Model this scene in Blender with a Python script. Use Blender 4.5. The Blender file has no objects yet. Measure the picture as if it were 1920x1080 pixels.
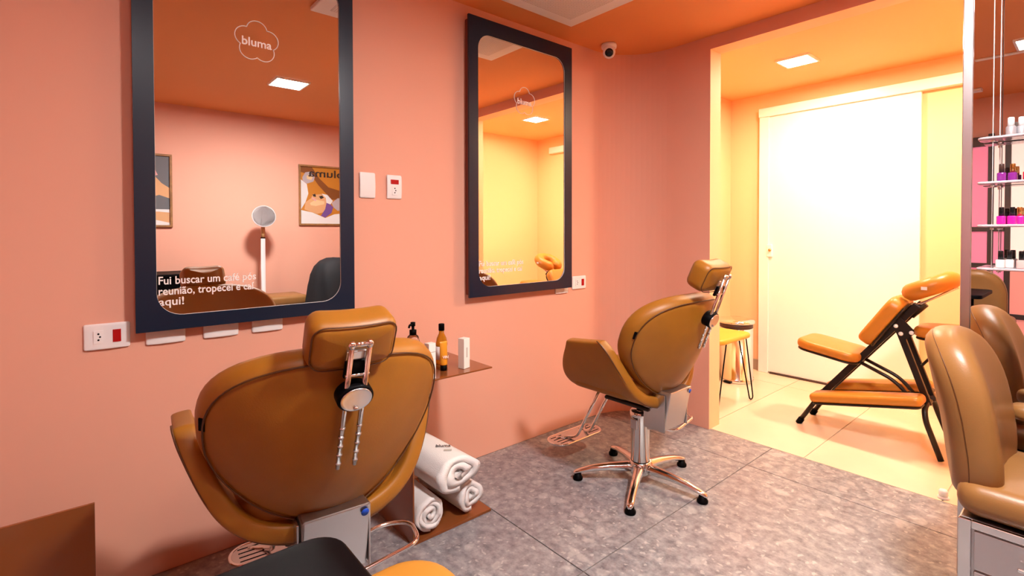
import bpy, bmesh, math, random
from mathutils import Vector, Matrix
random.seed(7)
PI = math.pi
sc = bpy.context.scene
C = sc.collection

# ------------------------------------------------------------------ camera, world, exposure
F_PX, YAW, PITCH, ROLL, CY = 940.82, 0.8678, 0.0164, -0.0021, 450.34
cam_d = bpy.data.cameras.new('camera')
cam = bpy.data.objects.new('camera', cam_d); C.objects.link(cam)
cam_d.sensor_width = 36.0
cam_d.lens = 36.0 * F_PX / 1920.0
cam_d.shift_y = -(540.0 - CY) / 1920.0
cam_d.clip_start = 0.02
cam.matrix_world = (Matrix.Translation((0, 0, 1.15)) @ Matrix.Rotation(YAW, 4, 'Z')
                    @ Matrix.Rotation(PI / 2 - PITCH, 4, 'X') @ Matrix.Rotation(ROLL, 4, 'Z'))
sc.camera = cam
w = bpy.data.worlds.new('world'); sc.world = w; w.use_nodes = True
w.node_tree.nodes['Background'].inputs[0].default_value = (0.9, 0.8, 0.75, 1)
w.node_tree.nodes['Background'].inputs[1].default_value = 0.05
sc.view_settings.view_transform = 'Standard'
sc.view_settings.look = 'None'
sc.view_settings.gamma = 1.0
sc.view_settings.use_curve_mapping = False
sc.view_settings.exposure = 0.0
sc.cycles.caustics_reflective = False
sc.cycles.caustics_refractive = False
sc.cycles.diffuse_bounces = 6
sc.cycles.max_bounces = 14
LED_MAIN = 490.0
LED_SIDE = 70.0
LED_BACK = 300.0
LED_BACK_RIGHT = 470.0

# ------------------------------------------------------------------ materials
def srgb(r, g, b):
    f = lambda c: (c / 12.92 if c <= .04045 else ((c + .055) / 1.055) ** 2.4)
    return tuple(f(v / 255.0) for v in (r, g, b))
MATS = {}
def mat(name, col, rough=.5, metal=0.0, bump=0.0, bscale=60.0, var=0.0, vscale=6.0, emit=None, estr=0.0,
        trans=0.0, ior=1.45, coat=0.0, alpha=1.0, spec=None):
    m = bpy.data.materials.new(name); m.use_nodes = True
    nt = m.node_tree; p = nt.nodes['Principled BSDF']
    p.inputs['Base Color'].default_value = (*col, 1)
    p.inputs['Roughness'].default_value = rough
    p.inputs['Metallic'].default_value = metal
    p.inputs['IOR'].default_value = ior
    p.inputs['Transmission Weight'].default_value = trans
    p.inputs['Coat Weight'].default_value = coat
    p.inputs['Alpha'].default_value = alpha
    if spec is not None: p.inputs['Specular IOR Level'].default_value = spec
    if emit:
        p.inputs['Emission Color'].default_value = (*emit, 1); p.inputs['Emission Strength'].default_value = estr
    if bump or var:
        tc = nt.nodes.new('ShaderNodeTexCoord')
        if var:
            n = nt.nodes.new('ShaderNodeTexNoise'); n.inputs['Scale'].default_value = vscale; n.inputs['Detail'].default_value = 4
            nt.links.new(tc.outputs['Object'], n.inputs['Vector'])
            r = nt.nodes.new('ShaderNodeValToRGB')
            r.color_ramp.elements[0].position = .3; r.color_ramp.elements[1].position = .7
            r.color_ramp.elements[0].color = (*[c * (1 - var) for c in col], 1)
            r.color_ramp.elements[1].color = (*[min(1, c * (1 + var)) for c in col], 1)
            nt.links.new(n.outputs['Fac'], r.inputs['Fac']); nt.links.new(r.outputs['Color'], p.inputs['Base Color'])
        if bump:
            n2 = nt.nodes.new('ShaderNodeTexNoise'); n2.inputs['Scale'].default_value = bscale; n2.inputs['Detail'].default_value = 3
            nt.links.new(tc.outputs['Object'], n2.inputs['Vector'])
            b = nt.nodes.new('ShaderNodeBump'); b.inputs['Strength'].default_value = bump; b.inputs['Distance'].default_value = .002
            nt.links.new(n2.outputs['Fac'], b.inputs['Height']); nt.links.new(b.outputs['Normal'], p.inputs['Normal'])
    MATS[name] = m
    return m
def stone_mat(name, dark, mid, light, rough):
    m = bpy.data.materials.new(name); m.use_nodes = True
    nt = m.node_tree; p = nt.nodes['Principled BSDF']; L = nt.links.new
    tc = nt.nodes.new('ShaderNodeTexCoord')
    geo = nt.nodes.new('ShaderNodeNewGeometry')
    n1 = nt.nodes.new('ShaderNodeTexNoise'); n1.inputs['Scale'].default_value = 26; n1.inputs['Detail'].default_value = 8; n1.inputs['Roughness'].default_value = .68
    L(geo.outputs['Position'], n1.inputs['Vector'])
    r1 = nt.nodes.new('ShaderNodeValToRGB'); r1.color_ramp.elements[0].position = .34; r1.color_ramp.elements[1].position = .68
    r1.color_ramp.elements[0].color = (*dark, 1); r1.color_ramp.elements[1].color = (*mid, 1); L(n1.outputs['Fac'], r1.inputs['Fac'])
    nd = nt.nodes.new('ShaderNodeTexNoise'); nd.inputs['Scale'].default_value = 14; nd.inputs['Detail'].default_value = 3
    L(geo.outputs['Position'], nd.inputs['Vector'])
    mx = nt.nodes.new('ShaderNodeVectorMath'); mx.operation = 'MULTIPLY_ADD'; mx.inputs[1].default_value = (.1, .1, .1)
    L(nd.outputs['Color'], mx.inputs[0]); L(geo.outputs['Position'], mx.inputs[2])
    col = r1.outputs['Color']
    for scale, thr, amt in ((12, .26, .30), (40, .20, .42)):
        v = nt.nodes.new('ShaderNodeTexVoronoi'); v.inputs['Scale'].default_value = scale
        L(mx.outputs['Vector'], v.inputs['Vector'])
        rr = nt.nodes.new('ShaderNodeValToRGB'); rr.color_ramp.elements[0].position = thr; rr.color_ramp.elements[1].position = thr + .12
        rr.color_ramp.elements[0].color = (1, 1, 1, 1); rr.color_ramp.elements[1].color = (0, 0, 0, 1)
        L(v.outputs['Distance'], rr.inputs['Fac'])
        sep = nt.nodes.new('ShaderNodeSeparateColor'); L(v.outputs['Color'], sep.inputs['Color'])
        gt = nt.nodes.new('ShaderNodeMath'); gt.operation = 'GREATER_THAN'; gt.inputs[1].default_value = .55; L(sep.outputs['Red'], gt.inputs[0])
        mu = nt.nodes.new('ShaderNodeMath'); mu.operation = 'MULTIPLY'; L(rr.outputs['Color'], mu.inputs[0]); L(gt.outputs[0], mu.inputs[1])
        m2 = nt.nodes.new('ShaderNodeMath'); m2.operation = 'MULTIPLY'; m2.inputs[1].default_value = amt; L(mu.outputs[0], m2.inputs[0])
        mix = nt.nodes.new('ShaderNodeMix'); mix.data_type = 'RGBA'
        L(m2.outputs[0], mix.inputs['Factor']); L(col, mix.inputs['A']); mix.inputs['B'].default_value = (*light, 1)
        col = mix.outputs['Result']
    L(col, p.inputs['Base Color']); p.inputs['Roughness'].default_value = rough
    MATS[name] = m
    return m
SALMON = (0.78, 0.405, 0.295)
mat('wall_paint', SALMON, .7, bump=.04, bscale=180)
mat('ceiling_paint', (0.80, 0.31, 0.10), .7)
mat('yellow_paint', (0.87, 0.55, 0.31), .65)
mat('yellow_ceiling', (0.86, 0.47, 0.20), .7)
mat('white_lacquer', (0.86, 0.84, 0.80), .3)
mat('white_plastic', (0.86, 0.85, 0.85), .35)
mat('white_metal', (0.88, 0.87, 0.86), .45)
mat('navy_frame', (0.003, 0.012, 0.034), .33, bump=.02, bscale=200)
mat('mirror_side', (0.20, 0.045, 0.022), .5)
mat('mirror_glass', (0.90, 0.91, 0.91), 0.0, 1.0)
mat('chrome', (0.78, 0.77, 0.76), .12, 1.0)
mat('steel', (0.62, 0.61, 0.62), .26, 1.0)
mat('brushed_steel', (0.60, 0.58, 0.58), .34, 1.0, bump=.05, bscale=300)
mat('leather', (0.31, 0.118, 0.010), .44, bump=.12, bscale=260, var=.05, vscale=14)
mat('leather_piping', (0.10, 0.035, 0.008), .5)
mat('tan_leather', (0.29, 0.135, 0.04), .36, bump=.12, bscale=260, var=.04, vscale=14)
mat('orange_vinyl', (0.50, 0.19, 0.02), .36, bump=.08, bscale=220)
mat('mustard_vinyl', (0.50, 0.22, 0.03), .42)
mat('yellow_vinyl', (0.66, 0.38, 0.04), .45)
mat('bronze', (0.27, 0.080, 0.020), .22, .25, coat=.4)
mat('black_gloss', (0.004, 0.004, 0.005), .25)
mat('black_matte', (0.0015, 0.001, 0.0015), .5, spec=.08)
mat('black_metal', (0.02, 0.014, 0.012), .35, .3)
mat('dark_brown', (0.055, 0.025, 0.02), .4)
mat('red_plastic', (0.45, 0.004, 0.006), .3)
mat('towel', (0.82, 0.81, 0.80), .95, bump=.7, bscale=330)
mat('print_dark', (0.03, 0.03, 0.035), .6)
mat('print_grey', (0.5, 0.47, 0.42), .6)
mat('lettering', (0.90, 0.87, 0.85), .6)
mat('blue_sticker', (0.01, 0.07, 0.5), .4)
mat('grout', (0.22, 0.20, 0.19), .9)
mat('grout_light', (0.55, 0.47, 0.38), .9)
mat('beige_tile', (0.72, 0.58, 0.42), .22, var=.05, vscale=3)
stone_mat('grey_stone', (0.14, 0.135, 0.15), (0.38, 0.37, 0.38), (0.62, 0.60, 0.58), .30)
mat('baseboard_stone', (0.36, 0.27, 0.2), .4)
mat('acrylic', (0.92, 0.78, 0.84), .06, trans=.45, ior=1.3)
mat('clear_glass', (0.97, 0.98, 0.98), .02, trans=1.0, ior=1.3)
mat('amber', (0.75, 0.30, 0.015), .08, trans=.6, ior=1.33)
mat('amber_tube', (0.70, 0.28, 0.02), .3)
mat('label_white', (0.75, 0.74, 0.72), .5)
mat('box_white', (0.82, 0.77, 0.72), .5)
mat('wood_frame', (0.30, 0.145, 0.05), .5, var=.2, vscale=30)
mat('pole_wood', (0.62, 0.34, 0.14), .5)
mat('jacket_black', (0.004, 0.004, 0.006), .8, bump=.2, bscale=90)
mat('pink_panel', (0.75, 0.22, 0.30), .4, emit=(1.0, 0.23, 0.36), estr=.55)
mat('coral_panel', (0.75, 0.24, 0.18), .4, emit=(1.0, 0.30, 0.24), estr=.55)
mat('cream_panel', (0.85, 0.6, 0.5), .4, emit=(1.0, 0.72, 0.62), estr=.8)
mat('dark_frame', (0.06, 0.035, 0.03), .4)
mat('polish_purple', (0.20, 0.02, 0.22), .1, coat=1)
mat('polish_magenta', (0.62, 0.01, 0.30), .1, coat=1)
mat('polish_white', (0.80, 0.74, 0.72), .1, coat=1)
mat('polish_pink', (0.72, 0.45, 0.42), .1, coat=1)
mat('polish_red', (0.60, 0.01, 0.03), .1, coat=1)
mat('silver_print', (0.55, 0.55, 0.58), .35, .6)
mat('gold', (0.7, 0.4, 0.12), .2, 1.0)
mat('grille', (0.82, 0.79, 0.77), .6)
mat('led_main', (1, 1, 1), .5, emit=(1.0, 0.95, 0.92), estr=LED_MAIN)
mat('led_back', (1, 1, 1), .5, emit=(1.0, 0.82, 0.60), estr=LED_BACK)
mat('led_back_right', (1, 1, 1), .5, emit=(1.0, 0.80, 0.55), estr=LED_BACK_RIGHT)
mat('led_side', (1, 1, 1), .5, emit=(1.0, 0.95, 0.92), estr=LED_SIDE)
for n_, c_ in dict(art_orange=(.50, .19, .015), art_brown=(.20, .06, .008), art_white=(.72, .71, .70), art_skin=(.66, .36, .17),
                   art_purple=(.16, .07, .27), art_lilac=(.42, .36, .38), art_grey=(.13, .13, .14), art_dark=(.03, .015, .01),
                   art_cream=(.72, .52, .28), art_pink=(.7, .35, .35)).items():
    mat(n_, c_, .6)
# perforated grille: dots as fine relief and colour
def perforate(m, scale):
    nt = m.node_tree; p = nt.nodes['Principled BSDF']; L = nt.links.new
    tc = nt.nodes.new('ShaderNodeTexCoord')
    v = nt.nodes.new('ShaderNodeTexVoronoi'); v.inputs['Scale'].default_value = scale; v.inputs['Randomness'].default_value = 0
    L(tc.outputs['Object'], v.inputs['Vector'])
    r = nt.nodes.new('ShaderNodeValToRGB'); r.color_ramp.elements[0].position = .28; r.color_ramp.elements[1].position = .34
    c = p.inputs['Base Color'].default_value[:]
    r.color_ramp.elements[0].color = (c[0] * .5, c[1] * .5, c[2] * .5, 1); r.color_ramp.elements[1].color = c
    L(v.outputs['Distance'], r.inputs['Fac']); L(r.outputs['Color'], p.inputs['Base Color'])
perforate(MATS['grille'], 90)

# ------------------------------------------------------------------ mesh helpers
class MB:
    def __init__(s): s.v = []; s.f = []; s.mi = []; s.sm = []
    def add(s, vs, fs, mi=0, smooth=False):
        o = len(s.v); s.v += [tuple(v) for v in vs]
        for f in fs: s.f.append([i + o for i in f]); s.mi.append(mi); s.sm.append(smooth)
        return s
    def box(s, x0, x1, y0, y1, z0, z1, b=0.0, mi=0, seg=2, M=None):
        bm = bmesh.new(); bmesh.ops.create_cube(bm, size=1)
        for v in bm.verts: v.co = Vector(((x0 + x1) / 2 + v.co.x * (x1 - x0), (y0 + y1) / 2 + v.co.y * (y1 - y0), (z0 + z1) / 2 + v.co.z * (z1 - z0)))
        if b > 0: bmesh.ops.bevel(bm, geom=bm.edges[:], offset=b, segments=seg, profile=.5, affect='EDGES')
        if M is not None: bm.transform(M)
        bm.verts.index_update()
        s.add([v.co[:] for v in bm.verts], [[v.index for v in f.verts] for f in bm.faces], mi, False); bm.free(); return s
    def tube(s, pts, r, n=12, closed=False, mi=0, caps=True):
        P = [Vector(p) for p in pts]; m = len(P)
        rr = r if isinstance(r, (list, tuple)) else [r] * m
        T = []
        for i in range(m):
            a = P[(i - 1) % m] if (closed or i > 0) else P[i]; b = P[(i + 1) % m] if (closed or i < m - 1) else P[i]
            T.append((b - a).normalized())
        u = T[0].orthogonal().normalized(); vs = []
        for i in range(m):
            u = (u - T[i] * u.dot(T[i])).normalized(); w_ = T[i].cross(u)
            for k in range(n):
                a = 2 * PI * k / n; vs.append(P[i] + (u * math.cos(a) + w_ * math.sin(a)) * rr[i])
        fs = []
        for i in range(m if closed else m - 1):
            j = (i + 1) % m
            for k in range(n): fs.append([i * n + k, i * n + (k + 1) % n, j * n + (k + 1) % n, j * n + k])
        s.add(vs, fs, mi, True)
        if caps and not closed:
            o = len(s.v) - m * n
            for ring, rev in ((0, True), (m - 1, False)):
                idx = [o + ring * n + k for k in range(n)]
                s.f.append(idx[::-1] if rev else idx); s.mi.append(mi); s.sm.append(False)
        return s
    def lathe(s, prof, n=28, M=None, mi=0, smooth=True):
        vs = []; fs = []
        for (r, z) in prof:
            for k in range(n):
                a = 2 * PI * k / n; p = Vector((r * math.cos(a), r * math.sin(a), z)); vs.append(M @ p if M else p)
        m = len(prof)
        for i in range(m - 1):
            for k in range(n): fs.append([i * n + k, i * n + (k + 1) % n, (i + 1) * n + (k + 1) % n, (i + 1) * n + k])
        s.add(vs, fs, mi, smooth)
        o = len(s.v) - m * n
        for ring, rev in ((0, True), (m - 1, False)):
            if prof[ring][0] > 1e-5:
                idx = [o + ring * n + k for k in range(n)]; s.f.append(idx[::-1] if rev else idx); s.mi.append(mi); s.sm.append(False)
        return s
    def poly(s, pts, mi=0):
        return s.add(pts, [list(range(len(pts)))], mi, False)
    def prism(s, pts2, z0, z1, mi=0, f=None, side_mi=None):
        n = len(pts2); f = f or (lambda a, b, c: (a, b, c))
        vs = [f(a, b, z0) for a, b in pts2] + [f(a, b, z1) for a, b in pts2]
        s.add(vs, [list(range(n))[::-1], [n + i for i in range(n)]], mi)
        s.add(vs, [], mi); o = len(s.v) - 2 * n
        for i in range(n):
            j = (i + 1) % n; s.f.append([o + i, o + j, o + n + j, o + n + i]); s.mi.append(side_mi[i] if side_mi else mi); s.sm.append(False)
        return s
    def cushion(s, out, t, r, fm, bulge=0.0, back_bulge=None, arc=5, mi=0):
        n = len(out); cx = sum(p[0] for p in out) / n; cy_ = sum(p[1] for p in out) / n
        nr = []
        for i in range(n):
            a = out[i - 1]; b = out[(i + 1) % n]; dx, dy = b[0] - a[0], b[1] - a[1]; l = math.hypot(dx, dy) or 1
            nr.append((dy / l, -dx / l))
        bb = bulge if back_bulge is None else back_bulge
        rings = []
        for sc_, k in ((.3, .93), (.62, .65), (.85, .3)): rings.append((r, sc_, t / 2 + bulge * k))
        for k in range(arc + 1):
            a = PI / 2 * k / arc; rings.append((r * (1 - math.sin(a)), 1, t / 2 - r * (1 - math.cos(a))))
        for k in range(arc + 1):
            a = PI / 2 * (1 - k / arc); rings.append((r * (1 - math.sin(a)), 1, -t / 2 + r * (1 - math.cos(a))))
        for sc_, k in ((.85, .3), (.62, .65), (.3, .93)): rings.append((r, sc_, -t / 2 - bb * k))
        vs = [fm(cx, cy_, t / 2 + bulge)]
        for (d, k, off) in rings:
            for i in range(n):
                a = out[i][0] - nr[i][0] * d; b = out[i][1] - nr[i][1] * d
                vs.append(fm(cx + (a - cx) * k, cy_ + (b - cy_) * k, off))
        vs.append(fm(cx, cy_, -t / 2 - bb))
        fs = [[0, 1 + i, 1 + (i + 1) % n] for i in range(n)]
        for q in range(len(rings) - 1):
            o = 1 + q * n
            for i in range(n): j = (i + 1) % n; fs.append([o + i, o + n + i, o + n + j, o + j])
        o = 1 + (len(rings) - 1) * n; e = len(vs) - 1
        fs += [[e, o + (i + 1) % n, o + i] for i in range(n)]
        return s.add(vs, fs, mi, True)
    def build(s, name, mats, parent=None, label=None):
        me = bpy.data.meshes.new(name); me.from_pydata(s.v, [], s.f); me.update()
        if isinstance(mats, str): mats = [mats]
        for m in mats: me.materials.append(MATS[m])
        me.polygons.foreach_set('material_index', s.mi); me.polygons.foreach_set('use_smooth', s.sm)
        bm = bmesh.new(); bm.from_mesh(me); bmesh.ops.recalc_face_normals(bm, faces=bm.faces[:]); bm.to_mesh(me); bm.free(); me.update()
        o = bpy.data.objects.new(name, me); C.objects.link(o)
        if parent: o.parent = parent
        if label: o['label'] = label
        return o
def rrect(w_, h_, r, n=7, cx=0, cy=0):
    pts = []
    for (sx, sy, a0) in ((1, 1, 0), (-1, 1, PI / 2), (-1, -1, PI), (1, -1, 1.5 * PI)):
        for k in range(n):
            a = a0 + PI / 2 * k / (n - 1); pts.append((cx + sx * (w_ / 2 - r) + r * math.cos(a), cy + sy * (h_ / 2 - r) + r * math.sin(a)))
    return pts
def dense(pts, step):
    out = []
    for i in range(len(pts)):
        a = pts[i]; b = pts[(i + 1) % len(pts)]; l = math.hypot(b[0] - a[0], b[1] - a[1]); k = max(1, int(l / step))
        for j in range(k): out.append((a[0] + (b[0] - a[0]) * j / k, a[1] + (b[1] - a[1]) * j / k))
    return out
def smooth_path(pts, rad=.03, n=6):
    P = [Vector(p) for p in pts]; out = [P[0]]
    for i in range(1, len(P) - 1):
        a = (P[i - 1] - P[i]); b = (P[i + 1] - P[i]); r = min(rad, a.length * .48, b.length * .48)
        p0 = P[i] + a.normalized() * r; p1 = P[i] + b.normalized() * r
        for k in range(n + 1):
            t = k / n; out.append(p0 * (1 - t) ** 2 + P[i] * 2 * t * (1 - t) + p1 * t * t)
    out.append(P[-1]); return out
def thing(name, label, cat, loc=(0, 0, 0), rz=0.0, group=None):
    o = bpy.data.objects.new(name, None); C.objects.link(o); o.empty_display_size = .1
    o.location = loc; o.rotation_euler = (0, 0, rz)
    o['label'] = label; o['category'] = cat
    if group: o['group'] = group
    return o
def tag(o, label, cat, group=None):
    o['label'] = label; o['category'] = cat
    if group: o['group'] = group
    return o
def struct(o, label=None):
    o['kind'] = 'structure'
    if label: o['label'] = label
    return o
def text_mb(body, size, M, width=None, ext=.0004, align='LEFT', bold=.014):
    cu = bpy.data.curves.new('text', 'FONT'); cu.body = body; cu.size = size; cu.extrude = ext; cu.offset = size * bold; cu.resolution_u = 3; cu.align_x = align
    ob = bpy.data.objects.new('text', cu); C.objects.link(ob)
    dg = bpy.context.evaluated_depsgraph_get(); me = bpy.data.meshes.new_from_object(ob.evaluated_get(dg))
    vs = [v.co.copy() for v in me.vertices]; fs = [list(p.vertices) for p in me.polygons]
    bpy.data.objects.remove(ob); bpy.data.curves.remove(cu); bpy.data.meshes.remove(me)
    if width:
        x0 = min(v.x for v in vs); x1 = max(v.x for v in vs); k = width / (x1 - x0)
        for v in vs: v.x = (v.x - (x0 if align == 'LEFT' else (x0 + x1) / 2)) * k
    mb = MB(); mb.add([M @ v for v in vs], fs); return mb
def frameM(o, ex, ey, ez):
    m = Matrix((ex, ey, ez)).transposed().to_4x4(); m.translation = Vector(o); return m

# ------------------------------------------------------------------ the setting
XW, YO, XP, XJ, ZC, ZH = -2.052, 2.744, -1.472, -0.215, 2.272, 2.197
TH = .12; YD = 4.25; XL = -2.09; XRB = .515; XR = 1.25; YB = -1.34
# left wall, rounded into the pilaster beside the opening
R = .33
path = [(XW, YB - .1), (XW, YO - R)]
for k in range(1, 16):
    a = PI - PI / 2 * k / 16; path.append((XW + R + R * math.cos(a), YO - R + R * math.sin(a)))
path += [(XW + R, YO), (XP, YO), (XP, YO + TH), (XL - .12, YO + TH), (XL - .12, YB - .1)]
m_ = MB(); sm_ = [0] * len(path)
ij = path.index((XP, YO)); sm_[ij] = 1; sm_[ij + 1] = 1
m_.prism(path, 0, ZC, 0, side_mi=sm_)
struct(m_.build('wall_left', ['wall_paint', 'yellow_paint']), 'salmon wall rounding into the pilaster by the opening')
m_ = MB().box(XP, XJ, YO, YO + TH, ZH, ZC)
o = m_.build('wall_header', ['wall_paint', 'yellow_paint']); struct(o, 'orange beam above the opening to the yellow room')
for p in o.data.polygons:
    if p.normal.z < -.5 or p.normal.y > .5: p.material_index = 1
m_ = MB().box(XJ, XR + .1, YO, YO + TH, 0, ZC)
o = m_.build('wall_front', ['wall_paint', 'yellow_paint']); struct(o, 'salmon pier to the right of the opening')
for p in o.data.polygons:
    if p.normal.y > .5 or p.normal.x < -.5: p.material_index = 1
struct(MB().box(XR, XR + .1, YB - .1, YO, 0, ZC).build('wall_right', 'wall_paint'), 'pink salmon wall with the posters')
struct(MB().box(XW, XR, YB - .1, YB, 0, ZC).build('wall_back', 'wall_paint'), 'salmon wall behind the pink lattice panels')
struct(MB().box(XL - .12, XL, YO + TH, YD + .1, 0, ZC).build('wall_yellow_left', 'yellow_paint'), 'yellow side wall beside the sliding door')
struct(MB().box(XL - .12, XRB + .1, YD, YD + .1, 0, ZC).build('wall_yellow_end', 'yellow_paint'), 'yellow end wall carrying the white sliding door')
struct(MB().box(XRB, XRB + .1, YO + TH, YD, 0, ZC).build('wall_yellow_right', 'yellow_paint'), 'yellow wall to the right of the sliding door')
struct(MB().box(XL - .12, XR + .1, YB - .1, YO + TH * .5, ZC, ZC + .08).build('ceiling', 'ceiling_paint'), 'orange ceiling of the salon')
struct(MB().box(XL - .12, XR + .1, YO + TH * .5, YD + .1, ZC, ZC + .08).build('ceiling_yellow', 'yellow_ceiling'), 'yellow ceiling of the small room')
# floors: slab plus separate tiles with recessed joints
fl = struct(MB().box(XL - .12, XR + .1, YB - .1, YO + .02, -.1, -.004).build('floor', 'grout'), 'grey stone tiled floor')
G = .0022
def tiles(parent, xs, ys, x0, x1, y0, y1, material):
    xs = [x0] + [x for x in xs if x0 + .02 < x < x1 - .02] + [x1]; ys = [y0] + [y for y in ys if y0 + .02 < y < y1 - .02] + [y1]
    cache = {}
    for i in range(len(xs) - 1):
        for j in range(len(ys) - 1):
            a, b = xs[i + 1] - xs[i] - 2 * G, ys[j + 1] - ys[j] - 2 * G
            key = (round(a, 4), round(b, 4))
            if key not in cache:
                o_ = MB().box(-a / 2, a / 2, -b / 2, b / 2, -.0038, 0, .0008, seg=1).build('tile', material, parent); cache[key] = o_.data
            else:
                o_ = bpy.data.objects.new('tile', cache[key]); C.objects.link(o_); o_.parent = parent
            o_.location = ((xs[i] + xs[i + 1]) / 2, (ys[j] + ys[j + 1]) / 2, 0)
tiles(fl, [-1.126 + 1.2 * k for k in (-1, 0, 1)], [1.268 + 1.2 * k for k in (-2, -1, 0, 1)], XW, XR, YB, YO + .02, 'grey_stone')
fb = struct(MB().box(XL - .12, XRB + .1, YO + .02, YD + .1, -.1, -.004).build('floor_yellow_room', 'grout_light'), 'beige tiled floor of the yellow room')
tiles(fb, [-0.973 + .54 * k for k in range(-3, 4)], [3.95], XL, XRB, YO + .02, YD, 'beige_tile')
# baseboards in the yellow room
struct(MB().box(XL, -1.845, YD - .012, YD, 0, .085, .002).build('baseboard_end', 'baseboard_stone'))
struct(MB().box(XL, XL + .012, YO + TH, YD - .012, 0, .085, .002).build('baseboard_left', 'baseboard_stone'))
struct(MB().box(-.72, XRB, YD - .012, YD, 0, .085, .002).build('baseboard_end_right', 'baseboard_stone'))
# sliding door
d = thing('door_1', 'white sliding door hanging from a long white rail box', 'door', (-1.3, YD, 0)); d['kind'] = 'structure'
ox = 1.3
MB().box(-1.755 + ox, -.79 + ox, -.035, -.005, .012, 2.08, .003).build('door_leaf', 'white_lacquer', d)
MB().box(-1.832 + ox, -1.755 + ox, -.045, 0, 0, 2.08, .003).build('door_post', 'white_lacquer', d)
MB().box(-1.832 + ox, .25 + ox, -.06, 0, 2.075, 2.146, .004).build('rail_box', 'white_lacquer', d)
h_ = MB().box(-1.765 + ox, -1.725 + ox, -.052, -.034, .945, 1.045, .004).build('lock_plate', 'white_metal', d)
MB().lathe([(.0, .0), (.011, 0), (.011, .01), (.007, .014), (0, .014)], 16, frameM((-1.74 + ox, -.052, 1.0), (1, 0, 0), (0, 0, 1), (0, -1, 0))).build('thumb_turn', 'gold', h_)
MB().box(-1.74 + ox, -.80 + ox, -.05, -.001, 0, .011).build('floor_track', 'dark_brown', d)

# ------------------------------------------------------------------ ceiling fixtures
def led(name, x, y, s_, material, label, frame_m='white_metal'):
    t = thing(name, label, 'ceiling light', (x, y, ZC))
    f = MB()
    o_ = s_ / 2
    for (a, b, c, d_) in ((-o_, o_, -o_, -o_ + .012), (-o_, o_, o_ - .012, o_), (-o_, -o_ + .012, -o_ + .012, o_ - .012), (o_ - .012, o_, -o_ + .012, o_ - .012)):
        f.box(a, b, c, d_, -.014, -.0005, .001)
    f.build('frame', frame_m, t)
    MB().box(-o_ + .012, o_ - .012, -o_ + .012, o_ - .012, -.011, -.0005).build('diffuser', material, t)
led('led_panel', -.05, 1.17, .24, 'led_main', 'square white ceiling light seen in the left mirror')
led('led_panel', -.24, .16, .24, 'led_side', 'square white ceiling light glimpsed at the edge of the tall mirror panel')
led('led_panel', -1.31, 3.56, .2, 'led_back', 'glowing square ceiling light in front of the white sliding door')
led('led_panel', -.36, 3.41, .2, 'led_back_right', 'warm square ceiling light near the mirror panel in the yellow room')
ac = thing('air_conditioner_panel', 'long white ceiling air conditioner panel with perforated grille', 'air conditioner', (-1.66, 1.43, ZC))
MB().box(-.205, .205, -.57, .57, -.022, -.0005, .004).build('panel', 'white_metal', ac)
for s_ in (-1, 1):
    MB().box(-.14, .14, s_ * .27 - .225, s_ * .27 + .225, -.0245, -.0215, .001).build('grille', 'grille', ac)
MB().box(-.012, .012, -.02, .02, -.027, -.0215, .001).build('latch', 'black_matte', ac)
tag(MB().box(-.56, .5, -.035, -.005, ZC - .012, ZC - .0005, .003).build('slot_diffuser', 'white_metal'), 'thin white slot diffuser on the ceiling seen in the mirror panel', 'air vent')
tag(MB().box(-.80, -.63, -.97, -.90, ZC - .025, ZC - .0005, .004).build('ceiling_sensor', 'white_metal'), 'small white box on the ceiling above the pink lattice', 'sensor')
cc = thing('security_camera', 'small white dome security camera with a black lens at the ceiling corner', 'camera', (-1.93, 2.40, ZC))
MB().lathe([(.0, -.0005), (.044, -.0005), (.046, -.01), (.044, -.024), (.034, -.03), (0, -.03)], 28).build('mount', 'white_plastic', cc)
dirv = Vector((.60, -.70, -.42)).normalized(); ey = dirv.orthogonal().normalized(); ex = ey.cross(dirv)
Mh = frameM((0, 0, -.045), ex, ey, dirv)
hd = MB().lathe([(.0, -.036), (.018, -.033), (.031, -.02), (.036, 0), (.037, .02), (.035, .032), (.030, .036), (0, .036)], 28, Mh).build('head', 'white_plastic', cc)
MB().lathe([(.0, .034), (.025, .034), (.024, .038), (.016, .041), (0, .042)], 24, Mh).build('lens', 'black_gloss', hd)

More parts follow.
